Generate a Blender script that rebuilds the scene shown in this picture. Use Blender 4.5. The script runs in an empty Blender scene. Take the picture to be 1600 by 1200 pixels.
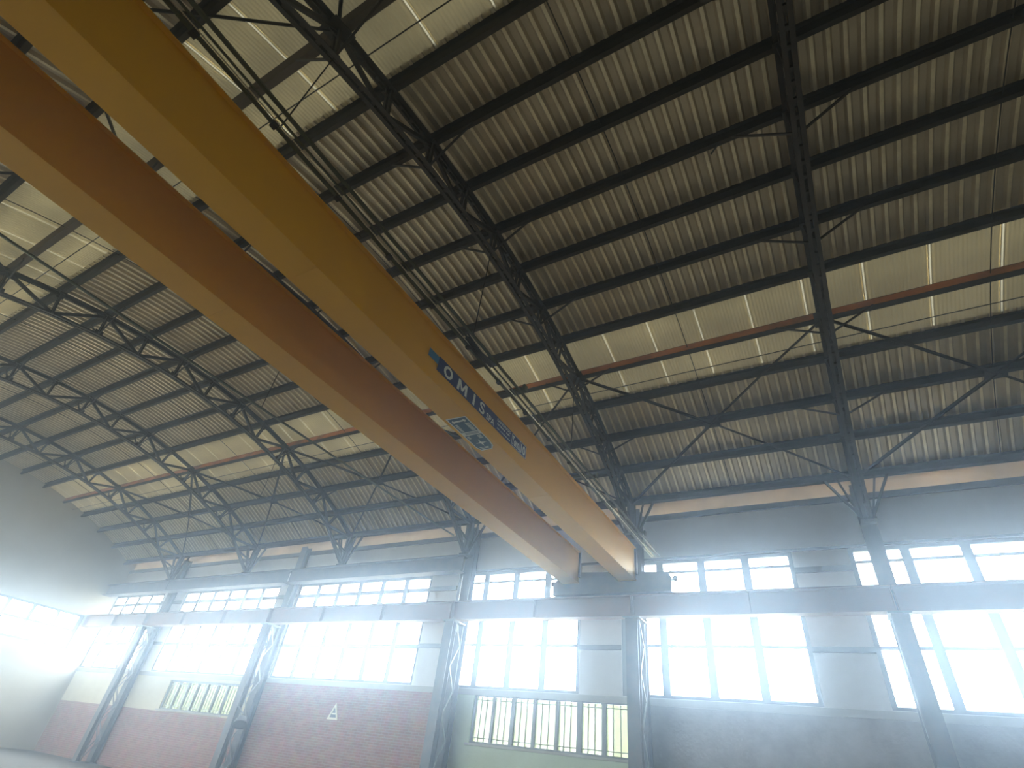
import bpy, bmesh, math, random
from mathutils import Vector, Matrix
random.seed(7)
S = bpy.context.scene
COL = S.collection
H = 1.5                                   # eye height of the photographer above the floor

# ------------------------------------------------------------------ camera
F_PX = 807.7
R_RIGHT = Vector((0.8682024, 0.4839304, 0.10970853))
R_DOWN = Vector((-0.21801217, 0.57061953, -0.79174746))
R_FWD = Vector((-0.44575249, 0.66347925, 0.60091596))
cam = bpy.data.cameras.new('camera')
cam.sensor_fit = 'HORIZONTAL'; cam.sensor_width = 36.0
cam.lens = F_PX / 1600 * 36.0
cam.clip_start = 0.05; cam.clip_end = 300
camo = bpy.data.objects.new('camera', cam); COL.objects.link(camo)
m = Matrix.Identity(4)
for r in range(3):
    m[r][0] = R_RIGHT[r]; m[r][1] = -R_DOWN[r]; m[r][2] = -R_FWD[r]
m[2][3] = H
camo.matrix_world = m
S.camera = camo

# ------------------------------------------------------------------ sky, exposure
SKY = 27.0
w = bpy.data.worlds.new('sky'); S.world = w; w.use_nodes = True
nt = w.node_tree; nt.nodes.clear()
tc = nt.nodes.new('ShaderNodeTexCoord'); sx = nt.nodes.new('ShaderNodeSeparateXYZ')
rp = nt.nodes.new('ShaderNodeValToRGB'); bg = nt.nodes.new('ShaderNodeBackground'); wo = nt.nodes.new('ShaderNodeOutputWorld')
mr = nt.nodes.new('ShaderNodeMapRange'); mr.inputs[1].default_value = -1; mr.inputs[2].default_value = 1
nt.links.new(tc.outputs['Generated'], sx.inputs[0]); nt.links.new(sx.outputs['Z'], mr.inputs[0])
nt.links.new(mr.outputs[0], rp.inputs[0])
rp.color_ramp.elements[0].position = 0.47; rp.color_ramp.elements[0].color = (0.20, 0.19, 0.15, 1)   # sunlit ground outside
rp.color_ramp.elements[1].position = 0.52; rp.color_ramp.elements[1].color = (0.86, 0.94, 1.0, 1)
nt.links.new(rp.outputs[0], bg.inputs[0]); bg.inputs[1].default_value = SKY
nt.links.new(bg.outputs[0], wo.inputs[0])
S.view_settings.view_transform = 'Standard'; S.view_settings.look = 'None'
S.view_settings.gamma = 1.0; S.view_settings.use_curve_mapping = False
S.view_settings.exposure = 0.2
S.cycles.max_bounces = 10; S.cycles.diffuse_bounces = 6; S.cycles.volume_bounces = 1
S.cycles.transparent_max_bounces = 8; S.cycles.sample_clamp_indirect = 6.0

# ------------------------------------------------------------------ hall dimensions (z relative to the eye; H is added on build)
XL, XR, YB, YF = -34.0, 9.5, -3.5, 15.0
RC, YC, ZC, STEP = 17.47, 5.5, -8.03, math.radians(3.83)
TRUSS_X = [7.1, 1.2, -4.7, -10.6, -16.5, -22.4, -28.3]
def arc(i, r=RC):
    t = (i - 4) * STEP
    return YC + r * math.sin(t), ZC + r * math.cos(t)
def V(x, y, z): return Vector((x, y, z + H))
def A(x, i, r=RC):
    y, z = arc(i, r); return V(x, y, z)

def portal(x0, x1, z0, z1, y=15.2, sg=-1):
    l = bpy.data.lights.new('daylight_portal', 'AREA'); l.shape = 'RECTANGLE'
    l.size = x1 - x0; l.size_y = z1 - z0; l.cycles.is_portal = True
    o = bpy.data.objects.new('daylight_portal', l); COL.objects.link(o)
    o.location = ((x0 + x1) / 2, y, (z0 + z1) / 2 + H); o.rotation_euler = (sg * math.pi / 2, 0, 0)

# ------------------------------------------------------------------ materials
def mat(name, col, rough=0.6, metal=0.0, noise=None, bump=None, spec=0.5):
    """noise=(scale, colour2, amount); bump=(scale, strength)"""
    M = bpy.data.materials.new(name); M.use_nodes = True; n = M.node_tree; b = n.nodes['Principled BSDF']
    b.inputs['Base Color'].default_value = (*col, 1); b.inputs['Roughness'].default_value = rough
    b.inputs['Metallic'].default_value = metal; b.inputs['Specular IOR Level'].default_value = spec
    if noise or bump:
        t = n.nodes.new('ShaderNodeTexCoord')
    if noise:
        k = n.nodes.new('ShaderNodeTexNoise'); k.inputs['Scale'].default_value = noise[0]; k.inputs['Detail'].default_value = 6
        k.inputs['Roughness'].default_value = 0.65
        n.links.new(t.outputs['Object'], k.inputs['Vector'])
        r = n.nodes.new('ShaderNodeValToRGB'); r.color_ramp.elements[0].position = 0.42; r.color_ramp.elements[1].position = 0.66
        r.color_ramp.elements[0].color = (*col, 1)
        r.color_ramp.elements[1].color = (*[c * (1 - noise[2]) + d * noise[2] for c, d in zip(col, noise[1])], 1)
        n.links.new(k.outputs['Fac'], r.inputs[0]); n.links.new(r.outputs[0], b.inputs['Base Color'])
    if bump:
        k2 = n.nodes.new('ShaderNodeTexNoise'); k2.inputs['Scale'].default_value = bump[0]; k2.inputs['Detail'].default_value = 4
        n.links.new(t.outputs['Object'], k2.inputs['Vector'])
        bu = n.nodes.new('ShaderNodeBump'); bu.inputs['Strength'].default_value = bump[1]; bu.inputs['Distance'].default_value = 0.02
        n.links.new(k2.outputs['Fac'], bu.inputs['Height']); n.links.new(bu.outputs[0], b.inputs['Normal'])
    return M

M = {}
M['steel'] = mat('dark painted steel', (0.024, 0.020, 0.016), 0.6, 0.0, (2.5, (0.05, 0.030, 0.018), 0.7), None, 0.3)
M['purlin'] = mat('dusty dark steel', (0.022, 0.018, 0.013), 0.75, 0.0, (1.8, (0.045, 0.028, 0.016), 0.6), None, 0.2)
M['purlin_brown'] = mat('brown purlin paint', (0.075, 0.052, 0.036), 0.7, 0.0, (1.8, (0.05, 0.034, 0.022), 0.6), None, 0.2)
M['rust'] = mat('orange primer', (0.50, 0.17, 0.045), 0.7, 0.0, (1.2, (0.16, 0.085, 0.04), 0.9))
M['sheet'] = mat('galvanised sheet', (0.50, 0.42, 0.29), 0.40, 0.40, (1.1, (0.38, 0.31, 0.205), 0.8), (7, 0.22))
M['sheet_crest'] = mat('rib crest painted highlight', (0.80, 0.70, 0.48), 0.34, 0.35, (3.0, (0.55, 0.46, 0.31), 0.8), (7, 0.22))  # lighter colour paints in the bright highlight lines along the ribs
M['yellow'] = mat('yellow crane paint', (0.77, 0.385, 0.003), 0.50, 0.0, (0.5, (0.69, 0.34, 0.003), 0.8))
M['blue'] = mat('navy sticker', (0.028, 0.045, 0.14), 0.4)
M['tealblue'] = mat('faded blue film', (0.06, 0.22, 0.36), 0.45)
M['sticker_teal'] = mat('blue green sticker', (0.04, 0.11, 0.17), 0.4)
M['white'] = mat('white lettering', (0.72, 0.74, 0.66), 0.5)
M['rail'] = mat('green grey rail', (0.075, 0.085, 0.058), 0.4, 0.3)
M['wire'] = mat('bright wire', (0.55, 0.52, 0.42), 0.3, 0.8)
M['cable'] = mat('black cable', (0.02, 0.02, 0.02), 0.6)
M['beam'] = mat('runway beam paint', (0.27, 0.21, 0.185), 0.6, 0.0, (0.7, (0.36, 0.20, 0.13), 0.7))
M['column'] = mat('blue grey column paint', (0.085, 0.092, 0.10), 0.55, 0.0, (2.0, (0.17, 0.13, 0.10), 0.5))
M['frame'] = mat('window frame paint', (0.16, 0.17, 0.17), 0.5)
M['clad'] = mat('grey cladding panel', (0.60, 0.58, 0.54), 0.7, 0.0, (0.6, (0.52, 0.50, 0.45), 0.7))
M['plaster'] = mat('pale green plaster', (0.46, 0.51, 0.33), 0.85, 0.0, (0.9, (0.40, 0.44, 0.28), 0.8), (12, 0.2))
M['cream'] = mat('cream plaster', (0.52, 0.46, 0.30), 0.85, 0.0, (0.9, (0.44, 0.38, 0.25), 0.8), (12, 0.2))
M['concrete'] = mat('concrete', (0.38, 0.36, 0.31), 0.85, 0.0, (0.7, (0.30, 0.28, 0.24), 0.8), (9, 0.2))
M['floor'] = mat('concrete floor', (0.085, 0.075, 0.06), 0.7, 0.0, (0.5, (0.065, 0.058, 0.045), 0.8))
M['sideplaster'] = mat('side wall plaster', (0.42, 0.38, 0.29), 0.85, 0.0, (0.4, (0.36, 0.32, 0.24), 0.8))
M['cream_sign'] = mat('cream sign paint', (0.60, 0.53, 0.38), 0.5)
M['fixture'] = mat('grey enamel', (0.07, 0.075, 0.08), 0.5, 0.0)

def brick(name, c1, c2, mo, scale=1.0):
    Mx = bpy.data.materials.new(name); Mx.use_nodes = True; n = Mx.node_tree; b = n.nodes['Principled BSDF']
    t = n.nodes.new('ShaderNodeTexCoord'); mp = n.nodes.new('ShaderNodeMapping'); mp.inputs['Rotation'].default_value = (math.pi / 2, 0, 0)
    n.links.new(t.outputs['Object'], mp.inputs[0])
    br = n.nodes.new('ShaderNodeTexBrick'); br.inputs['Scale'].default_value = 1.0
    br.inputs['Color1'].default_value = (*c1, 1); br.inputs['Color2'].default_value = (*c2, 1); br.inputs['Mortar'].default_value = (*mo, 1)
    br.inputs['Mortar Size'].default_value = 0.010; br.inputs['Brick Width'].default_value = 0.26 * scale; br.inputs['Row Height'].default_value = 0.072 * scale
    n.links.new(mp.outputs[0], br.inputs['Vector'])
    k = n.nodes.new('ShaderNodeTexNoise'); k.inputs['Scale'].default_value = 3.0; k.inputs['Detail'].default_value = 8
    n.links.new(t.outputs['Object'], k.inputs['Vector'])
    mx = n.nodes.new('ShaderNodeMixRGB'); mx.blend_type = 'MULTIPLY'; mx.inputs[0].default_value = 0.55
    n.links.new(br.outputs['Color'], mx.inputs[1]); n.links.new(k.outputs['Color'], mx.inputs[2])
    n.links.new(mx.outputs[0], b.inputs['Base Color']); b.inputs['Roughness'].default_value = 0.9
    bu = n.nodes.new('ShaderNodeBump'); bu.inputs['Distance'].default_value = 0.01; bu.invert = True
    n.links.new(br.outputs['Fac'], bu.inputs['Height']); n.links.new(bu.outputs[0], b.inputs['Normal'])
    return Mx
M['brick'] = brick('red brick', (0.42, 0.205, 0.155), (0.34, 0.155, 0.115), (0.41, 0.29, 0.24))
M['block'] = mat('rough grey masonry', (0.34, 0.31, 0.28), 0.9, 0.0, (1.6, (0.26, 0.235, 0.21), 0.9), (14, 0.3))

def translucent(name, col, amount, fine):
    """dirty fibreglass: part diffuse, part light let through"""
    Mx = bpy.data.materials.new(name); Mx.use_nodes = True; n = Mx.node_tree; n.nodes.clear()
    o = n.nodes.new('ShaderNodeOutputMaterial'); d = n.nodes.new('ShaderNodeBsdfDiffuse'); tr = n.nodes.new('ShaderNodeBsdfTranslucent'); mx = n.nodes.new('ShaderNodeMixShader')
    t = n.nodes.new('ShaderNodeTexCoord'); k = n.nodes.new('ShaderNodeTexNoise'); k.inputs['Scale'].default_value = 0.8; k.inputs['Detail'].default_value = 5
    n.links.new(t.outputs['Object'], k.inputs['Vector'])
    r = n.nodes.new('ShaderNodeValToRGB'); r.color_ramp.elements[0].position = 0.35; r.color_ramp.elements[1].position = 0.7
    r.color_ramp.elements[0].color = (*[c * 0.78 for c in col], 1); r.color_ramp.elements[1].color = (*col, 1)
    n.links.new(k.outputs['Fac'], r.inputs[0])
    n.links.new(r.outputs[0], d.inputs[0]); n.links.new(r.outputs[0], tr.inputs[0])
    mx.inputs[0].default_value = amount
    n.links.new(d.outputs[0], mx.inputs[1]); n.links.new(tr.outputs[0], mx.inputs[2]); n.links.new(mx.outputs[0], o.inputs[0])
    if fine:
        wv = n.nodes.new('ShaderNodeTexWave'); wv.bands_direction = 'X'; wv.inputs['Scale'].default_value = 4.4; wv.inputs['Distortion'].default_value = 0
        n.links.new(t.outputs['Object'], wv.inputs['Vector'])
        bu = n.nodes.new('ShaderNodeBump'); bu.inputs['Strength'].default_value = 0.5; bu.inputs['Distance'].default_value = 0.02
        n.links.new(wv.outputs['Fac'], bu.inputs['Height']); n.links.new(bu.outputs[0], d.inputs['Normal']); n.links.new(bu.outputs[0], tr.inputs['Normal'])
    return Mx
M['fibre'] = translucent('dirty fibreglass', (0.60, 0.50, 0.28), 0.008, True)
M['fibre_joint'] = translucent('clean fibreglass lap', (0.68, 0.61, 0.42), 0.032, False)
M['fibre_eave'] = translucent('amber fibreglass', (0.72, 0.62, 0.48), 0.17, False)

def glass_mat(name='window glass', tint=(0.94, 0.97, 0.98)):
    Mx = bpy.data.materials.new(name); Mx.use_nodes = True; n = Mx.node_tree; n.nodes.clear()
    o = n.nodes.new('ShaderNodeOutputMaterial'); tr = n.nodes.new('ShaderNodeBsdfTransparent'); g = n.nodes.new('ShaderNodeBsdfGlossy'); mx = n.nodes.new('ShaderNodeMixShader')
    tr.inputs[0].default_value = (*tint, 1); g.inputs['Roughness'].default_value = 0.05; mx.inputs[0].default_value = 0.06
    n.links.new(tr.outputs[0], mx.inputs[1]); n.links.new(g.outputs[0], mx.inputs[2]); n.links.new(mx.outputs[0], o.inputs[0])
    return Mx
M['glass'] = glass_mat()
M['glass_dimmed'] = glass_mat('dimmed yellowish glass', (0.19, 0.20, 0.145))  # dark tint put in to dim the sky so the bars stay visible

# ------------------------------------------------------------------ mesh helpers
class MB:
    def __init__(self): self.v = []; self.f = []; self.mi = []; self.cur = 0
    def quadbox(self, c8):
        b = len(self.v); self.v += [tuple(p) for p in c8]
        for q in ((0, 3, 2, 1), (4, 5, 6, 7), (0, 1, 5, 4), (1, 2, 6, 5), (2, 3, 7, 6), (3, 0, 4, 7)):
            self.f.append(tuple(b + i for i in q)); self.mi.append(self.cur)
    def box(self, x0, x1, y0, y1, z0, z1):
        z0 += H; z1 += H
        self.quadbox([(x0, y0, z0), (x1, y0, z0), (x1, y1, z0), (x0, y1, z0), (x0, y0, z1), (x1, y0, z1), (x1, y1, z1), (x0, y1, z1)])
        return self
    def bar(self, p, q, wd, ht, up=Vector((0, 0, 1)), os=0.0, ou=0.0):
        """box along p->q, wd sideways, ht along up; os / ou shift it sideways / up"""
        p = Vector(p); q = Vector(q); d = (q - p).normalized()
        s = d.cross(up)
        if s.length < 1e-4: s = d.cross(Vector((1, 0, 0)))
        s.normalize(); u = s.cross(d).normalized()
        p = p + s * os + u * ou; q = q + s * os + u * ou; a = s * wd / 2; b = u * ht / 2
        self.quadbox([p - a - b, p + a - b, p + a + b, p - a + b, q - a - b, q + a - b, q + a + b, q - a + b])
        return self
    def tube(self, pts, r, n=8):
        pts = [Vector(p) for p in pts]; rings = []
        for i, p in enumerate(pts):
            d = (pts[min(i + 1, len(pts) - 1)] - pts[max(i - 1, 0)]).normalized()
            s = d.cross(Vector((0, 0, 1)))
            if s.length < 1e-3: s = d.cross(Vector((1, 0, 0)))
            s.normalize(); u = s.cross(d)
            rings.append(len(self.v))
            for k in range(n):
                a = 2 * math.pi * k / n; self.v.append(tuple(p + s * r * math.cos(a) + u * r * math.sin(a)))
        for a, b in zip(rings, rings[1:]):
            for k in range(n):
                self.f.append((a + k, a + (k + 1) % n, b + (k + 1) % n, b + k)); self.mi.append(self.cur)
        self.f.append(tuple(rings[0] + k for k in reversed(range(n)))); self.mi.append(self.cur)
        self.f.append(tuple(rings[-1] + k for k in range(n))); self.mi.append(self.cur)
        return self
    def prism(self, poly, vec):
        b = len(self.v); n = len(poly); vec = Vector(vec)
        self.v += [tuple(p) for p in poly] + [tuple(Vector(p) + vec) for p in poly]
        self.f.append(tuple(b + i for i in reversed(range(n)))); self.mi.append(self.cur)
        self.f.append(tuple(b + n + i for i in range(n))); self.mi.append(self.cur)
        for i in range(n):
            j = (i + 1) % n; self.f.append((b + i, b + j, b + n + j, b + n + i)); self.mi.append(self.cur)
        return self
    def lathe(self, c, axis, prof, n=20):
        """prof = [(distance along axis, radius)]"""
        axis = Vector(axis).normalized(); s = axis.cross(Vector((0, 0, 1)))
        if s.length < 1e-3: s = axis.cross(Vector((1, 0, 0)))
        s.normalize(); u = s.cross(axis); rings = []
        for d, r in prof:
            rings.append(len(self.v))
            for k in range(n):
                a = 2 * math.pi * k / n; self.v.append(tuple(Vector(c) + axis * d + s * r * math.cos(a) + u * r * math.sin(a)))
        for a, b in zip(rings, rings[1:]):
            for k in range(n):
                self.f.append((a + k, a + (k + 1) % n, b + (k + 1) % n, b + k)); self.mi.append(self.cur)
        self.f.append(tuple(rings[0] + k for k in reversed(range(n)))); self.mi.append(self.cur)
        self.f.append(tuple(rings[-1] + k for k in range(n))); self.mi.append(self.cur)
        return self
    def build(self, name, mats, parent=None, smooth=False):
        me = bpy.data.meshes.new(name); me.from_pydata(self.v, [], self.f)
        for mm in (mats if isinstance(mats, (list, tuple)) else [mats]): me.materials.append(mm)
        me.polygons.foreach_set('material_index', self.mi)
        if smooth: me.polygons.foreach_set('use_smooth', [True] * len(me.polygons))
        me.update()
        bm = bmesh.new(); bm.from_mesh(me); bmesh.ops.recalc_face_normals(bm, faces=bm.faces); bm.to_mesh(me); bm.free()
        o = bpy.data.objects.new(name, me); COL.objects.link(o)
        if parent is not None:
            hang(o, parent)
        return o
def hang(o, parent):
    """parent a mesh built in world coordinates"""
    w_ = Vector((0, 0, 0)); p = parent
    while p is not None: w_ += p.location; p = p.parent
    o.parent = parent; o.location = -w_
def tag(o, label=None, cat=None, group=None, kind=None):
    for k, v in (('label', label), ('category', cat), ('group', group), ('kind', kind)):
        if v: o[k] = v
    return o
def empty(name, loc=(0, 0, 0)):
    o = bpy.data.objects.new(name, None); COL.objects.link(o); o.location = loc; o.empty_display_size = 0.2; return o
def copy_tree(o, parent=None):
    c = o.copy(); COL.objects.link(c)
    if parent is not None: c.parent = parent
    for ch in list(o.children): copy_tree(ch, c)
    return c
def struct(name, mb, mats): return tag(mb.build(name, mats), kind='structure')

# ------------------------------------------------------------------ floor and walls
struct('floor', MB().box(XL - .25, XR + .25, YB - .25, YF + .25, -H - .2, -H), M['floor'])

# windows: (x0, x1 of each pane column), z0, transom z0/z1, z1
def cols(x0, n, pitch=1.155, wd=0.955): return [(x0 + k * pitch, x0 + k * pitch + wd) for k in range(n)]
W4 = cols(-5.18, 4); W3 = cols(-11.06, 4); W2 = cols(-19.20, 6, 1.157, 0.965); W1 = cols(-27.36, 6, 1.157, 0.965)
W5 = cols(0.72, 4); W0 = cols(-33.9, 4, 1.157, 0.965)
WIN = []
for nme, c, thick in (('W5', W5, 0), ('W4', W4, 0), ('W3', W3, 0), ('W2', W2, 1), ('W1', W1, 1), ('W0', W0, 1)):
    WIN.append((c, 4.55, 5.36, (4.90, 5.03) if thick else (5.075, 5.14)))
    WIN.append((c, 2.05, 4.20, (3.04, 3.17) if thick else (3.15, 3.22)))
SEC = [(-9.80, -9.24), (-9.16, -8.60), (-8.48, -7.90), (-7.81, -7.20), (-7.11, -6.57), (-6.43, -5.87), (-5.75, -5.15)]
WIN.append((SEC, 0.67, 1.78, None))
SEC2 = [(-25.55 + .66 * k, -24.97 + .66 * k) for k in range(7)]
SEC2 = [(a + 0.08, b + 0.08) for a, b in SEC2]
WIN.append((SEC2, 0.67, 1.62, None))
openings = []
for c, z0, z1, tr in WIN:
    b = 0.11 if z0 > 1.9 else 0.07
    openings.append((c[0][0] - b, c[-1][1] + b, z0 - b * .7, z1 + b))
xs = sorted({XL - .25, XR + .25, -10.6, -4.7, -19.45} | {v for o in openings for v in o[:2]})
zs = sorted({-H, 0.55, 1.87, 6.80, 7.34} | {v for o in openings for v in o[2:]})
pieces = {}
for i in range(len(xs) - 1):
    for j in range(len(zs) - 1):
        xc = (xs[i] + xs[i + 1]) / 2; zc = (zs[j] + zs[j + 1]) / 2
        if any(o[0] < xc < o[1] and o[2] < zc < o[3] for o in openings): continue
        if zc > 6.80: continue
        if zc > 1.87: k = 'clad'
        elif xc > -4.7: k = 'block'
        elif xc > -10.6: k = 'plaster'
        elif xc > -19.45: k = 'brick'
        else: k = 'cream' if zc > 0.55 else 'brick'
        pieces.setdefault(k, MB()).box(xs[i], xs[i + 1], YF, YF + .25, zs[j], zs[j + 1])
for k in ('clad', 'brick', 'plaster', 'block', 'cream'):
    struct('wall_back', pieces[k], M[k])
# cladding joints, girts, concrete band and sills
g = MB()
for z0, z1 in ((6.66, 6.82), (5.44, 5.50)): g.box(XL, XR, YF - .07, YF, z0, z1)
struct('trim_1', g, M['column'])
g = MB()
gaps = [(-5.07 - .0, -5.07)] 
ends = sorted([(c[0][0] - .11, c[-1][1] + .11) for c in (W0, W1, W2, W3, W4, W5)])
for (a0, a1), (b0, b1) in zip(ends, ends[1:] + [(XR, XR)]):
    for z0, z1 in ((4.88, 5.02), (3.06, 3.18), (4.44, 4.52)):
        g.box(a1, b0, YF - .06, YF, z0, z1)
struct('trim_2', g, M['frame'])
g = MB(); g.box(XL, XR, YF - .03, YF, 1.80, 1.955)
struct('trim_3', g, M['concrete'])
g = MB(); g.box(-9.95, -5.02, YF - .09, YF + .02, 0.565, 0.622); g.box(-25.6, -21.3, YF - .09, YF + .02, 0.565, 0.622)
struct('trim_4', g, M['concrete'])
g = MB(); g.box(XL, XR, YF + .10, YF + .13, 6.80, 7.34)
struct('trim_5', g, M['fibre_eave'])

for wi, (c, z0, z1, tr) in enumerate(WIN):
    root = tag(empty('window_%d' % (wi + 1), (c[0][0], YF + .1, z0 + H)), kind='structure')
    sec = tr is None
    b = 0.07 if sec else 0.11
    X0, X1, Z0, Z1 = c[0][0] - b, c[-1][1] + b, z0 - b * .7, z1 + b
    f = MB(); ya, yb = YF + .03, YF + .13
    f.box(X0, c[0][0], ya, yb, Z0, Z1); f.box(c[-1][1], X1, ya, yb, Z0, Z1)
    f.box(c[0][0], c[-1][1], ya, yb, Z0, z0); f.box(c[0][0], c[-1][1], ya, yb, z1, Z1)
    for (a0, a1), (b0, b1) in zip(c, c[1:]): f.box(a1, b0, ya, yb, z0, z1)
    if tr:
        for a0, a1 in c: f.box(a0, a1, ya + .02, yb - .02, tr[0], tr[1])
    f.build('window_frame', M['frame'], root)
    g = MB().box(c[0][0], c[-1][1], YF + .135, YF + .141, z0, z1)
    g.build('glass', M['glass_dimmed'] if sec else M['glass'], root)
    if sec:
        gr = MB()
        for a0, a1 in c:
            for q in (.28, .62): 
                x = a0 + (a1 - a0) * q; gr.box(x - .011, x + .011, YF + .09, YF + .115, z0 - .04, z1 + .04)
        for z in (z0 + .09, z1 - .09): gr.box(X0, X1, YF + .085, YF + .09, z - .011, z + .011)
        gr.build('security_bars', M['frame'], root)
    portal(X0, X1, Z0, Z1)

# end walls and rear wall (profile follows the roof)
prof = [(YB - .25, -H)] + [(YF + .25, -H), (YF + .25, 7.33), (14.5, 7.24)] + [arc(i / 2, RC + .25) for i in range(24, -9, -1)] + [(YB - .25, arc(-4.1, RC + .25)[1])]
struct('wall_right', MB().prism([(XR, y, z + H) for y, z in prof], (.25, 0, 0)), M['sideplaster'])
added_gable_windows = [(-2.6, 5.2), (6.2, 14.0)]; gz0, gz1 = 2.6, 4.2  # end wall windows are added to light the left part of the roof
mb = MB().prism([(XL - .25, y, z + H) for y, z in [(YB - .25, gz1), (YF + .25, gz1)] + prof[2:]], (.25, 0, 0))
mb.box(XL - .25, XL, YB - .25, YF + .25, -H, gz0)
for a, b in ((YB - .25, -2.6), (5.2, 6.2), (14.0, YF + .25)): mb.box(XL - .25, XL, a, b, gz0, gz1)
struct('wall_left', mb, M['sideplaster'])
for k, (a, b) in enumerate(added_gable_windows):
    root = tag(empty('window_%d' % (len(WIN) + 3 + k), (XL - .12, a, gz0 + H)), kind='structure')
    f = MB()
    for q in range(8): y = a + (b - a - .16) * q / 7; f.box(XL - .14, XL - .04, y, y + .16, gz0, gz1)
    for z in (gz0, (gz0 + gz1) / 2, gz1 - .1): f.box(XL - .135, XL - .045, a, b, z, z + .1)
    f.build('window_frame', M['frame'], root)
    MB().box(XL - .16, XL - .154, a, b, gz0, gz1).build('glass', M['glass'], root)
    l = bpy.data.lights.new('daylight_portal', 'AREA'); l.shape = 'RECTANGLE'; l.size = gz1 - gz0; l.size_y = b - a; l.cycles.is_portal = True
    o = bpy.data.objects.new('daylight_portal', l); COL.objects.link(o)
    o.location = (XL - .2, (a + b) / 2, (gz0 + gz1) / 2 + H); o.rotation_euler = (0, -math.pi / 2, 0)
rear = [(-33.5, -23.2), (-22.6, -12.4)]  # made-up windows behind the camera, added as fill light for roof and front wall
mb = MB(); mb.box(XL - .25, XR + .25, YB - .25, YB, -H, 1.2).box(XL - .25, XR + .25, YB - .25, YB, 4.80, 7.1)
for a, b in zip([XL - .25] + [r[1] for r in rear], [r[0] for r in rear] + [XR + .25]): mb.box(a, b, YB - .25, YB, 1.2, 4.80)
struct('wall_front', mb, M['sideplaster'])
for k, (a, b) in enumerate(rear):
    root = tag(empty('window_%d' % (len(WIN) + 1 + k), (a, YB - .12, 1.2 + H)), kind='structure')
    f = MB(); n_ = 8
    for q in range(n_ + 1): x = a + (b - a - .16) * q / n_; f.box(x, x + .16, YB - .14, YB - .04, 1.2, 4.80)
    f.box(a, b, YB - .14, YB - .04, 1.2, 1.3).box(a, b, YB - .14, YB - .04, 4.70, 4.80); f.build('window_frame', M['frame'], root)
    MB().box(a, b, YB - .16, YB - .154, 1.2, 4.80).build('glass', M['glass'], root)
    portal(a, b, 1.2, 4.80, YB - .2, 1)

# ------------------------------------------------------------------ roof sheets
PITCH = 0.2325
def corrugated(mb, i0, i1, nseg, flat_to=None):
    """trapezoidal ribs running along the slope"""
    x = XL - .2; sec = []
    while x < XR + .2:
        sec += [(x, 0), (x + PITCH * .24, 0), (x + PITCH * .40, .062), (x + PITCH * .84, .062)]
        x += PITCH
    rows = []
    for s in range(nseg + 1):
        i = i0 + (i1 - i0) * s / nseg; rows.append((i, None))
    if flat_to: rows.append((i1, flat_to))
    base = len(mb.v); n = len(sec)
    for i, fl in rows:
        for xx, h in sec:
            if fl: mb.v.append((xx, fl, 7.33 + h + H))
            else: mb.v.append(tuple(A(xx, i, RC + .25 + h)))
    for r in range(len(rows) - 1):
        for k in range(n - 1):
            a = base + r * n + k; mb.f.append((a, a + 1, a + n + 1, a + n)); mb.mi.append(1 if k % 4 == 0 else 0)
cm = MB()
for i0, i1, fl in ((-4.3, -1, None), (1, 7, None), (9, 12.05, YF + .3)):
    k0 = math.ceil(i0); cuts = [i0] + [k for k in range(k0, int(i1) + 1) if k > i0] + ([i1] if i1 > int(i1) else [])
    for a, b in zip(cuts, cuts[1:]):
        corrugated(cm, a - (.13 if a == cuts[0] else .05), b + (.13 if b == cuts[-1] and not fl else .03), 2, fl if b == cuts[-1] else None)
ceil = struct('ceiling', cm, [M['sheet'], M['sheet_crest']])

def skylight(i0, i1, label):
    mb = MB(); x = -2.5 - 1.1465 * 28
    while x < XR + .25:
        for xa, xb, mi in ((x - .035, x + .035, 1), (x + .035, x + 1.1465 - .035, 0)):
            if mi == 0: xa -= .02; xb += .02
            xa = max(xa, XL - .2); xb = min(xb, XR + .2)
            if xb <= xa: continue
            mb.cur = mi; n = 4
            for s in range(n):
                a, b = i0 + (i1 - i0) * s / n, i0 + (i1 - i0) * (s + 1) / n
                r = RC + .27 - (.006 if mi else 0)
                base = len(mb.v); mb.v += [tuple(A(xa, a, r)), tuple(A(xb, a, r)), tuple(A(xb, b, r)), tuple(A(xa, b, r))]
                mb.f.append((base, base + 1, base + 2, base + 3)); mb.mi.append(mi)
        x += 1.1465
    return tag(mb.build('translucent_roof_strip', [M['fibre'], M['fibre_joint']]), label, 'skylight', 'translucent roof strips')
skylight(6.98, 8, 'beige translucent roof strip just above the orange purlin on the window side')
skylight(8, 9.02, 'beige translucent roof strip just below the orange purlin on the window side')
skylight(-.02, 1.02, 'beige translucent roof strip at top left, on the window side of the wide dark purlin')
skylight(-1.02, -.02, 'beige translucent roof strip at top left corner, beyond the wide dark purlin')

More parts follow.
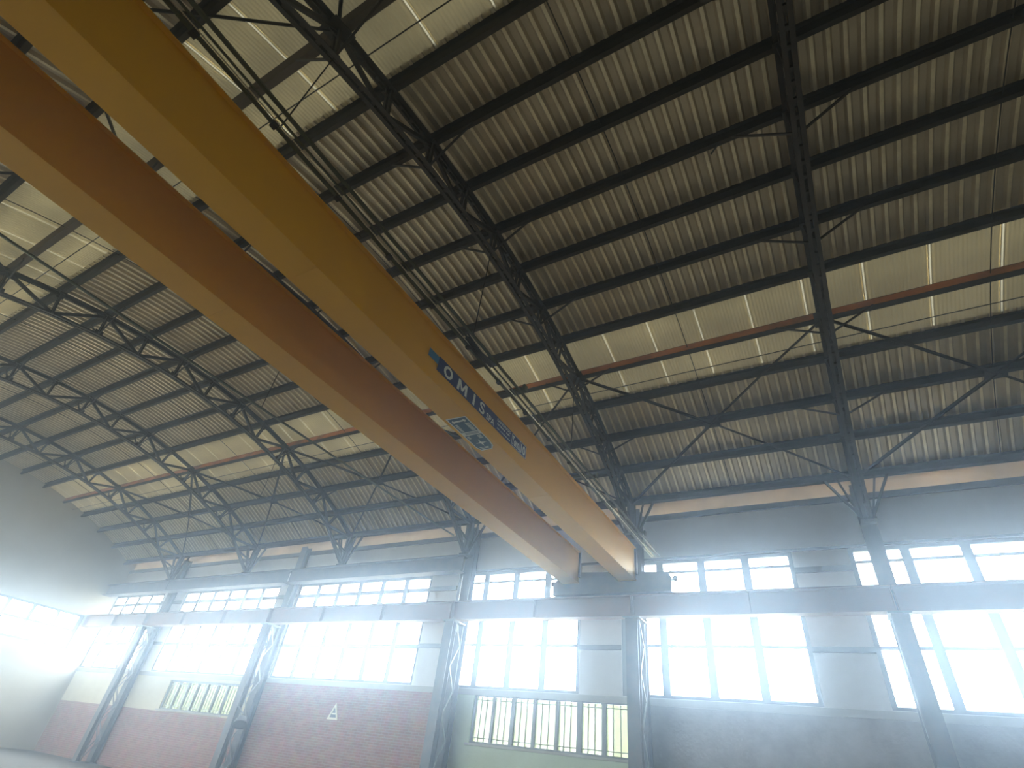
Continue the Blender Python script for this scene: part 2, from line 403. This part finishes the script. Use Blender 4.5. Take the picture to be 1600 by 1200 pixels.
# ------------------------------------------------------------------ purlins
ORD = ['eaves', 'first', 'second', 'third', 'fourth', 'fifth', 'sixth', 'seventh', 'eighth', 'ninth', 'tenth', 'eleventh', 'twelfth', 'thirteenth', 'fourteenth', 'fifteenth', 'sixteenth']
for i in range(12, -5, -1):
    big = i in (0, 8)
    dpt = .23 if not big else .255
    r0 = RC + .03 - (dpt - .23)
    up = (A(0, i, RC + 1) - A(0, i, RC)).normalized(); tan = Vector((1, 0, 0)).cross(up)
    if tan.y < 0: tan = -tan
    a, b = A(XL, i, r0 + dpt / 2 - .0), A(XR, i, r0 + dpt / 2)
    web = MB(); fl = MB(); fw = .085 if not big else .13
    def off(mb, wd, ht, t, u): mb.bar(a + tan * t + up * u, b + tan * t + up * u, wd, ht, up)
    off(web, .016, dpt - .03, 0, 0)
    off(fl, fw, .016, fw / 2 - .008, -(dpt / 2 - .008)); off(fl, fw, .016, -fw / 2 + .008 if not big else fw / 2 - .008, dpt / 2 - .008)
    off(fl, .012, .03, fw - .014, -(dpt / 2 - .025))
    n = 12 - i
    if i == 12: lab = 'dark steel purlin at the eaves, lowest one above the window wall'
    elif i == 8: lab = 'purlin with rusty orange web between the two beige roof strips, window side'
    elif i == 0: lab = 'wide dark purlin between the two beige roof strips at top left'
    else: lab = 'dark steel roof purlin, %s one up from the eaves purlin' % ORD[n]
    root = tag(empty('roof_purlin', (0, *A(0, i)[1:])), lab, 'purlin', 'roof purlins')
    wo_ = web.build('web', M['rust'] if i == 8 else M['purlin_brown'] if big else M['purlin'], root)
    if i == 8: wo_['label'] = 'rusty orange web'
    fl.build('flange', M['purlin'] if i else M['purlin_brown'], root)

# ------------------------------------------------------------------ trusses
def double_angle(mb, pts, leg, gap, flat_up):
    """two angles back to back with a slit between, along a polyline in the plane x=0"""
    for p, q in zip(pts, pts[1:]):
        d = (q - p).normalized(); up = Vector((1, 0, 0)).cross(d)
        if up.z < 0: up = -up
        for s in (-1, 1):
            o = Vector((s, 0, 0))
            mb.bar(p + o * (gap / 2 + leg / 2), q + o * (gap / 2 + leg / 2), leg, .012, up, 0, leg / 2 if flat_up else -leg / 2)
            mb.bar(p + o * (gap / 2 + .006), q + o * (gap / 2 + .006), .012, leg, up)
        mid = [.25, .5, .75]
        for t in mid:
            c = p.lerp(q, t); mb.bar(c - d * .04, c + d * .04, gap + .03, leg * .8, up)
LOW = RC - .62
def make_truss():
    root = empty('roof_truss', (0, YC, H + 9.0))
    top = [A(0, i) for i in range(-4, 13)]
    low = {i: A(0, i, LOW) for i in range(-3, 12)}
    base_f = V(0, 14.40, 5.86); base_b = V(0, 2 * YC - 14.40, 5.86)
    mb = MB(); double_angle(mb, top, .085, .05, True); mb.build('top_chord', M['steel'], root)
    mb = MB(); double_angle(mb, [base_b] + [low[i] for i in range(-3, 12)] + [base_f], .075, .05, False); mb.build('bottom_chord', M['steel'], root)
    for i in range(-3, 12):
        p, q = A(0, i), low[i]
        mb = MB()
        for s in (-1, 1): mb.bar(p + Vector((s * .052, 0, 0)), q + Vector((s * .052, 0, 0)), .05, .05, Vector((0, 1, 0)))
        mb.build('post', M['steel'], root)
    for i in range(-3, 13, 2):
        ends = [A(0, i - 1)] + ([A(0, i + 1)] if i < 12 else [])
        for e in ends:
            if i in low: MB().bar(low[i], e, .085, .06, Vector((1, 0, 0))).build('diagonal', M['steel'], root)
    for e, b, nb in ((A(0, 12), base_f, low[11]), (A(0, -4), base_b, low[-3])):
        mb = MB()
        for s in (-1, 1): mb.bar(b + Vector((s * .07, 0, 0)), e + Vector((s * .07, 0, 0)), .09, .16, Vector((0, 1, 0)))
        mb.build('end_post', M['steel'], root)
        MB().bar(b.lerp(e, .45), nb.lerp(b, .35), .06, .06, Vector((1, 0, 0))).build('diagonal', M['steel'], root)
        for s in (-1, 1):
            MB().bar(b + Vector((s * .10, 0, .05)), Vector((s * .68, e.y, e.z)), .06, .06, Vector((0, 1, 0))).build('knee_brace', M['steel'], root)
            MB().bar(b + Vector((s * .10, 0, .02)), Vector((s * .42, e.y - .1, e.z)), .045, .045, Vector((0, 1, 0))).build('knee_brace', M['steel'], root)
        MB().bar(b + Vector((0, 0, -.02)), b + Vector((0, 0, .02)), .34, .34, Vector((0, 1, 0))).build('base_plate', M['steel'], root)
    for i in range(-2, 12, 2):
        for s in (-1, 1):
            MB().bar(low[i] + Vector((s * .06, 0, 0)), A(s * .95, i, RC + .03), .035, .035, Vector((0, 1, 0))).build('knee_brace', M['steel'], root)
    for i in range(-3, 12):
        big = i in (0, 8); w_ = .30 if big else .17
        d = (A(0, i + .5) - A(0, i - .5)).normalized()
        p = A(0, i, RC - .02)
        MB().bar(p - d * w_ / 2, p + d * w_ / 2, .03, .26 if big else .2, Vector((0, 0, 1))).build('gusset_plate', M['steel'], root)
        if big: MB().bar(p - d * .2, p + d * .2, .36, .016, Vector((0, 0, 1)), 0, -.02).build('bracing_plate', M['steel'], root)
        else: MB().bar(p - d * .07, p + d * .07, .26, .03, Vector((0, 0, 1)), 0, .035).build('purlin_cleat', M['steel'], root)
        if i in low and i % 2 == 0:
            q = low[i]; MB().bar(q - d * .1, q + d * .1, .03, .17, Vector((0, 0, 1)), 0, .05).build('gusset_plate', M['steel'], root)
    return root
truss = make_truss()
tl = {7.1: 'curved dark steel roof truss farthest right, past the right edge of the photo',
      1.2: 'curved dark steel roof truss at the right edge, next right of the middle truss',
      -4.7: 'curved dark steel roof truss in the middle, just right of the yellow crane girders',
      -10.6: 'curved dark steel roof truss mostly hidden behind the two yellow crane girders',
      -16.5: 'curved dark steel roof truss at left, first one clear of the yellow girders',
      -22.4: 'curved dark steel roof truss second left of the yellow girders, at the left edge',
      -28.3: 'curved dark steel roof truss far left beyond the left edge of the photo'}
for k, x in enumerate(TRUSS_X):
    t = truss if k == 0 else copy_tree(truss)
    t.location.x = x
    tag(t, tl[x], 'roof truss', 'curved roof trusses')

# ------------------------------------------------------------------ cross braces in the roof plane
def brace(xa, xb, i0, i1, label):
    im = (i0 + i1) / 2; xm = (xa + xb) / 2
    root = tag(empty('roof_cross_brace', A(xm, im)), label, 'brace', 'roof cross braces')
    c = A(xm, im, RC - .01); up = (A(0, im, 18) - A(0, im, 17)).normalized()
    for x, i in ((xa, i0), (xb, i0), (xa, i1), (xb, i1)):
        e = A(x, i, RC - .01)
        mb = MB(); mid = A((x + xm) / 2, (i + im) / 2, RC - .01)
        for p, q in ((c, mid), (mid, e)): mb.bar(p, q, .055, .012, up); mb.bar(p, q, .010, .055, up, .024, -.03)
        mb.build('brace_bar', M['steel'], root)
    d = (A(0, im + .2) - A(0, im - .2)).normalized()
    MB().bar(c - Vector((.2, 0, 0)), c + Vector((.2, 0, 0)), .30, .012, up).build('gusset_plate', M['steel'], root)
bl = ['beyond the right edge', 'right of the middle truss', 'between the middle truss and the girders', 'left of the girders', 'at the left edge', 'far left beyond the photo edge']
for k in range(len(TRUSS_X) - 1):
    brace(TRUSS_X[k + 1], TRUSS_X[k], 8, 12, 'dark X-shaped roof brace above the window wall, ' + bl[k])
    brace(TRUSS_X[k + 1], TRUSS_X[k], -4, 0, 'dark X-shaped roof brace on the rear roof slope, ' + bl[k])

# thin things under the roof
for i, lab in ((8.55, 'thin dark wire stretched across the beige roof strip on the window side'), (.45, 'thin dark wire stretched across the beige roof strip at top left')):
    tag(MB().tube([A(XL, i, RC + .02), A(-13, i, RC + .02), A(XR, i, RC + .02)], .011, 6).build('tie_wire', M['steel']), lab, 'wire', 'tie wires under the translucent strips')
ends_ = TRUSS_X + [XL]
sl = ['past the right side', 'right of the middle truss', 'between middle truss and crane girders', 'left of the crane girders', 'near the left edge', 'past the left edge', 'at the far left end']
for k in range(len(ends_) - 1):
    x = (ends_[k] + ends_[k + 1]) / 2
    tag(MB().tube([A(x, i / 2, RC + .13) for i in range(-8, 25)], .010, 6).build('sag_rod', M['steel']), 'thin dark sag rod down the roof midway between trusses, ' + sl[k], 'rod', 'sag rods between purlins')
hw = [(-4.7, 0, 6.1, 'thin wire hanging from the middle truss near the top left beige strip'),
      (-4.7, 4, 6.42, 'thin wire hanging from the middle truss at the crown of the roof'),
      (-4.7, 8, 6.50, 'thin wire hanging from the middle truss below the orange purlin'),
      (-10.6, 4, 6.20, 'thin wire hanging from the truss behind the crane, ending left of the girders'),
      (-16.5, 8, 6.66, 'thin wire hanging from the truss left of the crane, below its orange purlin')]
for x, i, z, lab in hw:
    p = A(x, i, LOW - .03)
    tag(MB().tube([p, V(x, p.y, z)], .010, 6).build('hanging_wire', M['steel']), lab, 'wire', 'wires hanging from the trusses')
tag(MB().tube([V(-12.0, YB, 6.95), V(-12.02, 5.5, 7.0), V(-11.95, 12, 6.97), V(-11.75, 15.0, 6.9)], .032, 10).build('conduit_pipe', M['rail'], None, True),
    'thin grey pipe running from overhead to the window wall, left of the crane', 'pipe')

tag(MB().tube([V(.02, 5.53, 9.478), V(-.01, 5.55, 9.45), V(-.09, 5.60, 9.425), V(-.14, 5.635, 9.405)], .016, 8).build('metal_hook', M['cable']),
    'short dark bent hook sticking out below a purlin at upper right', 'hook')

# ------------------------------------------------------------------ columns, runway and eaves beams
def column(x, label):
    root = tag(empty('lattice_column', (x, 14.5, 0)), label, 'column', 'lattice columns along the window wall')
    # inner leg: I section under the runway beam
    mb = MB(); mb.box(x - .16, x + .16, 14.10, 14.122, -H, 3.66).box(x - .16, x + .16, 14.29, 14.312, -H, 3.66).box(x - .012, x + .012, 14.122, 14.29, -H, 3.66)
    mb.build('inner_leg', M['column'], root)
    mb = MB(); mb.box(x - .17, x + .17, 14.66, 14.685, -H, 6.95).box(x - .17, x + .17, 14.895, 14.92, -H, 6.95).box(x - .012, x + .012, 14.685, 14.895, -H, 6.95)
    mb.build('outer_leg', M['column'], root)
    z = -1.3; k = 0
    while z < 3.2:
        za, zb = z, z + .62
        ya, yb = (14.31, 14.66) if k % 2 == 0 else (14.66, 14.31)
        for s in (-1, 1):
            MB().bar(V(x + s * .145, ya, za), V(x + s * .145, yb, zb), .045, .02, Vector((1, 0, 0))).build('lacing_bar', M['beam_lt'], root)
        z += .62; k += 1
    MB().box(x - .22, x + .22, 14.06, 14.70, 3.66, 3.70).build('cap_plate', M['beam_lt'], root)
    mb = MB(); mb.prism([V(x - .02, 14.31, 3.66), V(x - .02, 14.66, 3.66), V(x - .02, 14.66, 3.36)], (.04, 0, 0))
    mb.build('bracket', M['beam_lt'], root)
    MB().box(x - .22, x + .22, 14.02, 14.96, -H, -H + .03).build('base_plate', M['column'], root)
    return root
M['beam_lt'] = mat('pale grey paint', (0.24, 0.25, 0.25), 0.6, 0.0, (2.0, (0.20, 0.18, 0.16), 0.5))
column(7.1, 'steel lattice column past the right edge of the photo')
column(1.2, 'steel lattice column just past the right edge, right of the four-pane windows')
column(-4.7, 'steel lattice column at the right end of the barred window, under the crane end')
column(-10.6, 'steel lattice column between the red brick wall and the barred window')
column(-19.45, 'steel lattice column at lower left, left of the red brick wall')
column(-28.3, 'steel lattice column past the left edge of the photo')

def runway(x0, x1, y, label):
    root = tag(empty('runway_beam', ((x0 + x1) / 2, y, 3.7 + H)), label, 'crane beam', 'crane runway beams')
    mb = MB(); mb.box(x0, x1, y - .15, y + .15, 3.70, 3.722).box(x0, x1, y - .15, y + .15, 4.225, 4.247).box(x0, x1, y - .008, y + .008, 3.722, 4.225)
    mb.build('girder', M['beam'], root)
    n = max(2, round((x1 - x0) / 2.95))
    for k in range(n + 1):
        x = x0 + .02 + (x1 - x0 - .04) * k / n
        MB().box(x - .008, x + .008, y - .13, y + .13, 3.722, 4.225).build('stiffener', M['beam'], root)
    MB().box(x0, x1, y - .03, y + .03, 4.247, 4.297).build('rail', M['column'], root)
ry = 14.24
for x0, x1, lab in ((7.1, XR, 'crane runway beam span past the right edge'), (1.2, 7.1, 'crane runway beam span second from the right wall'),
                    (-4.7, 1.2, 'crane runway beam span right of the crane, across the right four-pane windows'),
                    (-10.6, -4.7, 'crane runway beam span carrying the crane end, above the barred window'),
                    (-19.45, -10.6, 'long crane runway beam span above the red brick wall'),
                    (-28.3, -19.45, 'long crane runway beam span at the left edge of the photo'),
                    (XL, -28.3, 'crane runway beam span at the far left end')):
    runway(x0 + .01, x1 - .01, ry, lab)
runway(XL + .01, XR - .01, -3.2, 'crane runway beam along the rear wall behind the photographer')
def eaves_beam(x0, x1, lab):
    root = tag(empty('eaves_beam', ((x0 + x1) / 2, 14.42, 5.3 + H)), lab, 'beam', 'beams carrying the roof trusses')
    mb = MB(); mb.box(x0, x1, 14.24, 14.62, 5.30, 5.325).box(x0, x1, 14.24, 14.62, 5.81, 5.835); mb.build('flange', M['column'], root)
    MB().box(x0, x1, 14.40, 14.42, 5.325, 5.81).build('web', M['column'], root)
eaves_beam(-19.4, -10.65, 'deep blue-grey beam carrying a truss foot above the six-pane windows')
eaves_beam(-28.3, -19.5, 'deep blue-grey beam carrying a truss foot at the left edge')
eaves_beam(XL, -28.35, 'deep blue-grey beam at the far left end')

# ------------------------------------------------------------------ the overhead crane
crane = tag(empty('overhead_crane', (-5.5, 5.5, 4.4 + H)), 'yellow double-girder overhead travelling crane spanning the hall under the roof', 'crane')
GY0, GY1 = -3.05, 14.04
def girder(x0, x1):
    mb = MB(); z0, z1 = 4.60, 5.48
    mb.box(x0 + .012, x1 - .012, GY0, GY1, z0 + .014, z1 - .016)
    g = mb.build('box_girder', M['yellow'], crane)
    MB().box(x0 - .006, x1 + .006, GY0, GY1, z0, z0 + .014).build('bottom_flange', M['yellow'], g)
    MB().box(x0 - .05, x1 + .05, GY0, GY1, z1 - .016, z1).build('top_flange', M['yellow'], g)
    MB().box((x0 + x1) / 2 - .025, (x0 + x1) / 2 + .025, GY0, GY1, z1, z1 + .05).build('trolley_rail', M['column'], g)
    for y in (8.6, 12.6, 2.2):
        MB().box(x0 + .0, x1 - .0, y - .006, y + .006, z0 - .003, z0).build('weld_seam', M['yellow'], g)
    return g
G1 = girder(-5.00, -4.515)
G2 = girder(-6.69, -6.20)
# end carriages
def carriage(y, s):
    ym = y
    poly = [V(-7.02, ym - .16, 4.302), V(-3.60, ym - .16, 4.302), V(-3.56, ym - .16, 4.62), V(-3.66, ym - .16, 4.80), V(-6.35, ym - .16, 4.92), V(-6.75, ym - .16, 4.86), V(-7.02, ym - .16, 4.62)]
    c = MB().prism(poly, (0, .32, 0)).build('end_carriage', M['column'], crane)
    for x in (-6.75, -3.95):
        MB().lathe(V(x, ym - .045, 4.297 + .15), (0, 1, 0), [(0, .13), (.02, .13), (.02, .15), (.07, .15), (.07, .13), (.09, .13)]).build('wheel', M['steel'], c)
    for x, d in ((-7.02, -1), (-3.56, 1)):
        MB().lathe(V(x, ym, 4.66), (d, 0, 0), [(0, .05), (.03, .05), (.03, .075), (.10, .075), (.12, .05)], 14).build('buffer', M['cable'], c)
carriage(14.22, 1); carriage(-3.2, -1)
for x in (-6.17, -4.49):
    MB().box(x - .03, x + .03, 13.98, 14.05, 4.75, 5.50).build('end_stop', M['column'], crane)
# conductor rail assembly beside the right girder
zr = 5.445
for xx, nm, mt, wd in ((-4.224, 'conductor_rail', M['rail'], .045), (-4.004, 'conductor_rail', M['rail'], .045), (-4.113, 'conductor_rail', M['rail'], .018)):
    MB().box(xx - wd / 2, xx + wd / 2, GY0, 14.66, zr - .012, zr + .014).build(nm, mt, crane)
MB().tube([V(-4.152, GY0, zr - .02), V(-4.154, 5, zr - .03), V(-4.152, 14.6, zr - .02)], .008, 6).build('tension_wire', M['wire'], crane)
for k in range(-3, 14):
    y = .89 + .996 * k
    if y > 14.5: break
    MB().box(-4.259, -4.189, y - .035, y + .035, zr - .04, zr + .035).build('hanger', M['cable'], crane)
for y in (-.54, 6.24, 9.63, 13.02):
    MB().box(-4.72, -3.90, y - .03, y + .03, 5.48, 5.515).build('support_arm', M['rail'], crane)
    MB().box(-3.925, -3.88, y - .05, y + .05, zr - .03, zr + .09).build('end_clip', M['rail'], crane)
mb = MB()
for k in range(5): mb.tube([V(-4.18 + .03 * k, 4.62 + .06 * (k % 2), zr + .0), V(-4.16 + .028 * k, 5.03, zr - .07), V(-4.15 + .028 * k, 5.47, zr - .0)], .014, 6)
mb.build('cable_bundle', M['cable'], crane)

# name banner on the right face of the right girder
XF = -4.5155
def text_mesh(s, size, bold=0.0, xscale=1.0, shear=0.0):
    cu = bpy.data.curves.new('t', 'FONT'); cu.body = s; cu.size = size; cu.offset = bold; cu.shear = shear; cu.extrude = 0
    o = bpy.data.objects.new('t', cu); COL.objects.link(o)
    dg = bpy.context.evaluated_depsgraph_get(); me = bpy.data.meshes.new_from_object(o.evaluated_get(dg))
    vs = [(v.co.x * xscale, v.co.y) for v in me.vertices]; fs = [tuple(p.vertices) for p in me.polygons]
    bpy.data.objects.remove(o); bpy.data.curves.remove(cu); bpy.data.meshes.remove(me)
    x0 = min(v[0] for v in vs); y0 = min(v[1] for v in vs); x1 = max(v[0] for v in vs); y1 = max(v[1] for v in vs)
    return [((a - x0) / (x1 - x0), (b - y0) / (y1 - y0)) for a, b in vs], fs
def letters(name, s, y0, y1, z0, z1, parent, bold=0.03, mt=None, x=None, shear=0.0):
    vs, fs = text_mesh(s, 1.0, bold, 1.0, shear)
    me = bpy.data.meshes.new(name); xx = XF + .0035 if x is None else x
    me.from_pydata([(xx, y0 + a * (y1 - y0), z0 + b * (z1 - z0) + H) for a, b in vs], [], fs)
    me.materials.append(mt or M['white']); o = bpy.data.objects.new(name, me); COL.objects.link(o)
    hang(o, parent)
    return o
def plate(y0, y1, z0, z1, x0, x1, name, mt, parent):
    o = MB().box(x0, x1, y0, y1, z0, z1).build(name, mt, parent)
    return o
banner = plate(4.60, 7.53, 4.842, 5.113, XF - .001, XF + .001, 'name_banner', M['blue'], crane)
tabp = plate(4.35, 4.60, 4.945, 5.09, XF - .001, XF + .0008, 'light_blue_tab', M['tealblue'], banner)
def poly_letter(pts, y0, y1, z0, z1, fs=None):
    me = bpy.data.meshes.new('letter'); xx = XF + .0035
    me.from_pydata([(xx, y0 + a * (y1 - y0), z0 + b * (z1 - z0) + H) for a, b in pts], [], fs or [tuple(range(len(pts)))])
    me.materials.append(M['white']); o = bpy.data.objects.new('letter', me); COL.objects.link(o); hang(o, banner); return o
rg = [(.5 + r * math.cos(2 * math.pi * k / 28), .5 + (r + q) * math.sin(2 * math.pi * k / 28)) for r, q in ((.5, 0), (.275, .01)) for k in range(28)]
poly_letter(rg, 4.758, 4.995, 4.868, 5.088, [(k, (k + 1) % 28, 28 + (k + 1) % 28, 28 + k) for k in range(28)])
mm = [(0, 0), (.06, 1), (.26, 1), (.5, .42), (.74, 1), (.94, 1), (1, 0), (.79, 0), (.755, .62), (.585, .18), (.415, .18), (.245, .62), (.21, 0)]
poly_letter(mm, 5.14, 5.43, 4.868, 5.082, [(0, 1, 11, 12), (1, 2, 11), (2, 3, 10, 11), (3, 9, 10), (3, 4, 8, 9), (4, 5, 8), (5, 6, 7, 8)])
poly_letter([(0, 0), (0, 1), (1, 1), (1, 0)], 5.612, 5.670, 4.868, 5.082)
letters('letter', 'S', 5.825, 5.985, 4.865, 5.085, banner, .02)
letters('lettering', 'SPA', 6.06, 6.33, 4.860, 4.985, banner, .012)
letters('lettering', 'SANDRIGO', 6.41, 6.91, 5.030, 5.090, banner, .02)
mb = MB()
y = 6.43
for k in range(11):
    wd = random.choice((.02, .028, .034)); 
    if k not in (7,): mb.box(XF + .001, XF + .0015, y, y + wd, 4.965, 5.0)
    y += wd + .016
y = 6.44
for k in range(18):
    wd = random.choice((.012, .018, .02)); 
    if k not in (4,): mb.box(XF + .001, XF + .0015, y, y + wd, 4.885, 4.91)
    y += wd + .011
o = mb.build('small_text_line', M['white'], banner)
def outline(y0, y1, z0, z1, t):
    mb = MB(); xa, xb = XF + .001, XF + .002
    mb.box(xa, xb, y0, y1, z0, z0 + t).box(xa, xb, y0, y1, z1 - t, z1).box(xa, xb, y0, y0 + t, z0 + t, z1 - t).box(xa, xb, y1 - t, y1, z0 + t, z1 - t)
    o = mb.build('border_line', M['white'], banner)
outline(6.965, 7.275, 4.848, 5.108, .010); outline(7.275, 7.527, 4.848, 5.108, .010)
letters('lettering', 'Tonn.', 6.985, 7.258, 4.88, 5.07, banner, .028, None, None, .25)
letters('lettering', '10', 7.315, 7.49, 4.880, 5.075, banner, .03)

# direction sticker on the underside of the right girder
ZS = 4.597
stk = MB().prism([V(x, y, ZS) for x, y in ((-4.945, 5.535), (-4.562, 5.555), (-4.570, 6.35), (-4.600, 6.52), (-4.672, 6.615), (-4.893, 6.615), (-4.945, 6.50))], (0, 0, .002)).build('direction_sticker', M['white'], crane)
def under(poly, z, name, mt):
    o = MB().prism([V(x, y, z) for x, y in poly], (0, 0, .0008)).build(name, mt, stk); return o
under([(-4.925, 5.56), (-4.582, 5.575), (-4.586, 5.99), (-4.925, 5.99)], ZS - .0008, 'blue_panel', M['sticker_teal'])
under([(-4.925, 6.10), (-4.585, 6.10), (-4.590, 6.34), (-4.615, 6.49), (-4.680, 6.59), (-4.890, 6.59), (-4.925, 6.49)], ZS - .0008, 'blue_panel', M['sticker_teal'])
under([(-4.90, 5.655), (-4.855, 5.60), (-4.855, 5.635), (-4.665, 5.635), (-4.665, 5.60), (-4.615, 5.655), (-4.665, 5.71), (-4.665, 5.675), (-4.855, 5.675), (-4.855, 5.71)], ZS - .0016, 'arrow', M['white'])
cx, cy = -4.755, 6.37
star = []
for k in range(8):
    a = math.pi / 4 * k; r = .115 if k % 2 == 0 else .028; star.append((cx + r * math.cos(a), cy + r * math.sin(a)))
under(star, ZS - .0016, 'arrow', M['white'])
mb = MB()
def rows(x0, x1, y0, n, pit, ln):
    for k in range(n): mb.prism([V(x0, y0 + k * pit, ZS - .0016), V(x1, y0 + k * pit, ZS - .0016), V(x1, y0 + k * pit + ln, ZS - .0016), V(x0, y0 + k * pit + ln, ZS - .0016)], (0, 0, .0008))
rows(-4.90, -4.845, 5.74, 6, .041, .022); rows(-4.69, -4.61, 5.74, 7, .034, .019)
rows(-4.90, -4.855, 6.13, 3, .03, .016); rows(-4.70, -4.62, 6.13, 4, .028, .015); rows(-4.88, -4.69, 6.51, 2, .035, .014)
mb.cur = 0
o = mb.build('small_text_line', M['white'], stk)
mb = MB(); rows(-4.88, -4.60, 6.015, 2, .035, .016)
o = mb.build('small_text_line', M['sticker_teal'], stk)

# ------------------------------------------------------------------ small things on the wall
root = tag(empty('triangle_sign', (-15.39, YF, 0.85 + H)), 'small cream triangular sign on the red brick wall', 'sign')
tri = [(-15.66, .84), (-15.14, .84), (-15.39, 1.32)]
def inset(poly, f):
    cx = sum(p[0] for p in poly) / 3; cz = sum(p[1] for p in poly) / 3
    return [(cx + (x - cx) * f, cz + (z - cz) * f) for x, z in poly]
inn = inset(tri, .62); mb = MB()
for k in range(3):
    a, b = tri[k], tri[(k + 1) % 3]; c, d = inn[(k + 1) % 3], inn[k]
    mb.prism([V(p[0], YF - .03, p[1]) for p in (a, b, c, d)], (0, .028, 0))
mb.build('border', M['cream_sign'], root)
MB().prism([V(x, YF - .015, z) for x, z in inset(tri, .6)], (0, .013, 0)).build('plate', M['fixture'], root)
MB().box(-15.47, -15.31, YF - .026, YF - .015, .99, 1.03).build('bar', M['cream_sign'], root)

root = tag(empty('floodlight', (-19.3, 14.5, .4 + H)), 'rounded grey fixture hung on the lattice column at lower left', 'lamp')
d = Vector((.45, -.3, -.84)).normalized(); c = V(-18.72, 14.02, .62)
MB().lathe(c, d, [(0, .05), (.03, .12), (.12, .17), (.26, .22), (.30, .225), (.30, .20), (.28, .19)], 24).build('housing', M['fixture'], root, True)
MB().lathe(c + d * .27, d, [(0, .19), (.012, .185)], 24).build('lens', M['fixture'], root)
MB().bar(V(-19.29, 14.085, .95), V(-18.72, 14.02, .70), .05, .02).build('bracket', M['fixture'], root)

# ------------------------------------------------------------------ haze volume added through the hall to imitate lens glare
DENS = 0.0125
Mh = bpy.data.materials.new('glare haze'); Mh.use_nodes = True; n = Mh.node_tree; n.nodes.clear()
o = n.nodes.new('ShaderNodeOutputMaterial'); vs = n.nodes.new('ShaderNodeVolumeScatter')
vs.inputs['Color'].default_value = (0.68, 0.83, 1.0, 1); vs.inputs['Density'].default_value = DENS; vs.inputs['Anisotropy'].default_value = 0.87
n.links.new(vs.outputs[0], o.inputs['Volume'])
prof = [(YB - .2, -H - .1), (YF + .22, -H - .1), (YF + .22, 7.42), (14.5, 7.42)] + [arc(i / 2, RC + .38) for i in range(24, -9, -1)] + [(YB - .2, arc(-4, RC + .38)[1])]
hz = MB().prism([(XL - .2, y, z + H) for y, z in prof], (XR - XL + .4, 0, 0)).build('haze', Mh)
tag(hz, 'bluish haze added to imitate lens glare, glowing near the bright windows', 'haze', None, 'stuff')
